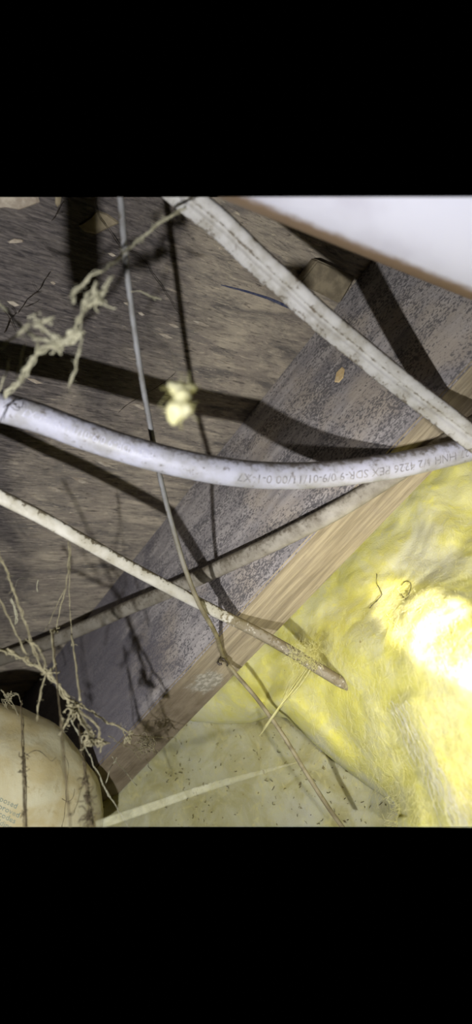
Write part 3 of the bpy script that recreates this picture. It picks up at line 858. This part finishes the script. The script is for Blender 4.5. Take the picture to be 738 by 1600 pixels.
def hang(px, y0, y1, d, lean=4, n=7):
    """a vertical hanging thread: follows gravity from its upper end"""
    a = P(px, y0, d)
    pts = [a]
    r = ray(px, y1)
    # length so that the lower end reaches the given row
    for L in np.linspace(0.005, 0.5, 400):
        b = a - Vector((0, 0, L))
        if proj(b)[1] >= y1: break
    return [a.lerp(b, i / n) for i in range(n + 1)]
def thread(name, tops, mat, label, r, knots=(), wob=.0006, fuzz=.6, cat='thread', group='dusty threads hanging before the tan bundle'):
    mb = MB(); first = None
    for (px, y0, y1, d) in tops:
        line = catmull(hang(px, y0, y1, d), .002)
        sd = Vector(rng.uniform(0, 50, 3))
        line = [p + Vector((noise.noise(p * 160 + sd), noise.noise(p * 160 + sd * 2), 0)) * wob for p in line]
        mb.tube(line, (lambda t, sd=sd: r * (0.6 + 1.3 * abs(noise.noise(sd + Vector((t * 30, 0, 0)))))), seg=6)
        L = (line[-1] - line[0]).length
        for k in range(int(fuzz * L * 100)):
            q = line[int(rng.integers(0, len(line)))]
            mb.tube(curl(q, rng.normal(0, 1, 3), .003, .5, 5), r * .35, seg=3, cap=False)
        if first is None: first = line
    for (px, py, d, n, size, rr) in knots:
        at = min(first, key=lambda p: abs(proj(p)[1] - py))
        for k in range(n):
            mb.tube(curl(at, rng.normal(0, 1, 3), rng.uniform(.8, 2) * size, .7, 8), rr, seg=4, cap=False)
    return tag(mb.build(name, mat), label, cat, group)
thread('hanging_thread', [(33, 1095, 1300, .335), (36, 1120, 1300, .336), (39, 1180, 1300, .336)], M_DARK, 'bundle of dark dusty threads with curled knots hanging before the tan bundle', .00045, [(38, 1180, .336, 10, .004, .0003), (36, 1205, .336, 10, .003, .0003), (47, 1270, .336, 4, .003, .0003)])
thread('hanging_thread', [(82, 985, 1300, .325)], M_DARK, 'single straight dark thread hanging from the cobweb rope past the tan bundle', .0005, [(86, 1256, .325, 5, .0015, .0004), (86, 1270, .325, 5, .0015, .0004)])
thread('hanging_thread', [(122, 1130, 1300, .32), (127, 1140, 1300, .321)], M_DARK, 'shaggy brown dust-laden thread hanging at the right edge of the tan bundle', .00055, [(128, 1220, .32, 10, .005, .0003), (127, 1250, .32, 12, .005, .0003), (128, 1275, .32, 14, .005, .0003), (140, 1280, .32, 6, .004, .0003)], fuzz=1.4)
thread('hanging_thread', [(112, 990, 1092, .32)], M_WEB, 'short beige thread dropping onto the knotted cobweb rope', .0006)
thread('hanging_thread', [(80, 985, 1040, .315)], M_WEB, 'short beige double thread ending at the cobweb rope knot', .0006)
web('rootlet', [([(40, 1180, .335), (52, 1172, .335), (66, 1176, .335), (75, 1184, .335), (79, 1190, .335), (88, 1184, .33)], .0005)], M_DARK, 'dark crooked rootlet sticking out over the tan bundle', 'rootlet', fuzz=0)
web('rootlet', [([(96, 1248, .36), (106, 1254, .36), (114, 1248, .36), (117, 1232, .36)], .0005), ([(103, 1254, .36), (106, 1215, .365), (107, 1195, .37), (100, 1180, .37)], .0004), ([(103, 1254, .36), (97, 1295, .36)], .0004)], M_DARK, 'forked grey rootlet lying along the tan bundle front', 'rootlet', fuzz=0)

# black rootlets on the subfloor
def zd(px, py): return (HC - CAM.z) / ray(px, py).z - 0.004
def rl(pxs, r): return ([(a, b, zd(a, b)) for a, b in pxs], r)
G = 'black rootlets creeping over the subfloor'
web('rootlet', [rl([(30, 490), (42, 470), (58, 455), (68, 440), (75, 425)], .0006), rl([(42, 470), (52, 460), (64, 456)], .0005), rl([(36, 480), (48, 478), (60, 468)], .0004), rl([(58, 455), (50, 440)], .0003)], M_BLK, 'branching black rootlet on the mouldy subfloor above the cobweb clump', 'rootlet', G)
web('rootlet', [rl([(148, 308), (152, 330), (162, 348), (178, 370), (188, 385), (205, 393), (222, 402), (240, 430), (255, 452), (272, 480), (280, 490)], .0006)], M_BLK, 'long thin black rootlet winding across the subfloor behind the thin grey wire', 'rootlet', G)
web('rootlet', [rl([(8, 520), (15, 500), (24, 492), (18, 482)], .0007), rl([(24, 518), (16, 498), (5, 485)], .0006)], M_BLK, 'short stout black rootlet beside a pale flake near the dark pipe shadow', 'rootlet', G)
web('rootlet', [rl([(80, 345), (92, 328), (100, 315)], .0005), rl([(88, 335), (98, 332)], .0004)], M_BLK, 'tiny black rootlet near the torn tan veneer', 'rootlet', G)
web('rootlet', [rl([(185, 645), (215, 622), (245, 605), (275, 582)], .0005)], M_BLK, 'straight dark rootlet behind the hanging wool tuft', 'rootlet', G)
web('rootlet', [([(0, 662, .278), (6, 645, .278), (14, 634, .278), (26, 632, .278)], .0006), ([(14, 634, .278), (22, 642, .279), (30, 640, .279), (28, 632, .278)], .0005), ([(4, 636, .278), (14, 632, .278), (22, 628, .278)], .0005)], M_BLK, 'dark curly rootlet wrapped on the water pipe', 'rootlet')
web('rootlet', [([(204, 456, .279), (214, 454, .28), (228, 459, .282), (240, 463, .283), (252, 466, .284)], .0006), ([(232, 460, .282), (244, 470, .283)], .0004)], M_WEBN, 'short pale twig sticking out sideways from the thin grey wire', 'rootlet', fuzz=.8, fl=.003)
web('cobweb', [([(18, 935, .33), (24, 952, .33), (27, 968, .33), (24, 975, .33)], .0011), ([(60, 905, .35), (58, 915, .35), (60, 924, .35)], .0005), ([(18, 935, .33), (30, 905, .34), (60, 905, .35)], .0001)], M_WEBN, 'scrap of pale fluff caught on web threads below the narrow chipped cable', 'cobweb', 'tangled dusty cobwebs', fuzz=1.0, fl=.003)
# dark hairs on the yellow batt
def sd_(px, py): d = rb_depth(px, py); return d + puff(P(px, py, d), .012) - .002
for pts, lab in (([(589, 897), (589, 910), (593, 922), (597, 930), (592, 936), (586, 942), (578, 950)], 'dark crooked hair-like rootlet on the bright yellow batt'), ([(627, 915), (632, 909), (640, 909), (642, 918), (638, 930), (634, 936), (628, 928)], 'small dark looped fibre on the bright yellow batt')):
    web('rootlet', [([(a, b, sd_(a, b)) for a, b in pts], .0004)], M_BLK, lab, 'rootlet', fuzz=.8, fl=.002)

# torn wool wisp caught on the narrow cable
wisp = thing('wool_wisp', P(472, 1030, .385), 'frayed pale yellow wool wisp caught on the narrow brown cable', 'insulation')
def g_w1(i):
    return curl(P(rng.uniform(455, 500), rng.uniform(1008, 1040), .380), C2W @ Vector((rng.normal(0, .5), rng.normal(0, .8), rng.normal(0, .3))), rng.uniform(.006, .014), .45), rng.uniform(.00006, .00014)
fibres('fibres', 260, g_w1, M_FIB, wisp)['kind'] = 'stuff'
def g_w2(i):
    t0, t1 = sorted((rng.random(), rng.random()))
    A, B = Vector((488, 1034)), Vector((405, 1150))
    pts = []
    wd = lambda t: 6 * math.sin(min(1, t * 1.6 + .1) * math.pi) + 1
    o = rng.normal(0, 1)
    for k in range(7):
        t = t0 + (t1 - t0) * k / 6
        q = A.lerp(B, t)
        pts.append(P(q.x + o * wd(t) * .6, q.y + o * wd(t) * .4, .382 + .03 * t))
    return pts, .00016
fibres('strand', 40, g_w2, M_FIB, wisp)['kind'] = 'stuff'

# pale ribbon of fibre in front of the pale batt
mb = MB(); mb.tube(catmull([P(150, 1290, .30), P(230, 1263, .305), P(320, 1232, .31), P(400, 1209, .33), P(470, 1190, .36)], .003), lambda t: 0.0027 * (1 - .93 * t ** 2), prof=[(math.cos(a), 0.25 * math.sin(a)) for a in np.linspace(0, 2 * math.pi, 12, endpoint=False)], ref=to_cam)
mr = Mat('sheer_fibre', 0.95, 0.0); mr.color(srgb(206, 204, 172))
tr = mr.N.new('ShaderNodeBsdfTransparent'); mx = mr.N.new('ShaderNodeMixShader')
mr.L.new(mr.ramp(mr.noise(mr.map(), 160, 4, 0.6), 0.3, 0.7, 0.74, 0.9), mx.inputs[0])
mr.L.new(mr.p.outputs[0], mx.inputs[1]); mr.L.new(tr.outputs[0], mx.inputs[2]); mr.L.new(mx.outputs[0], mr.N['Material Output'].inputs['Surface'])
tag(mb.build('fibre_ribbon', mr.m), 'sheer pale straight ribbon of fibre crossing the speckled pale batt', 'fibre')

for o in bpy.data.objects:
    if '_org' in o: del o['_org']
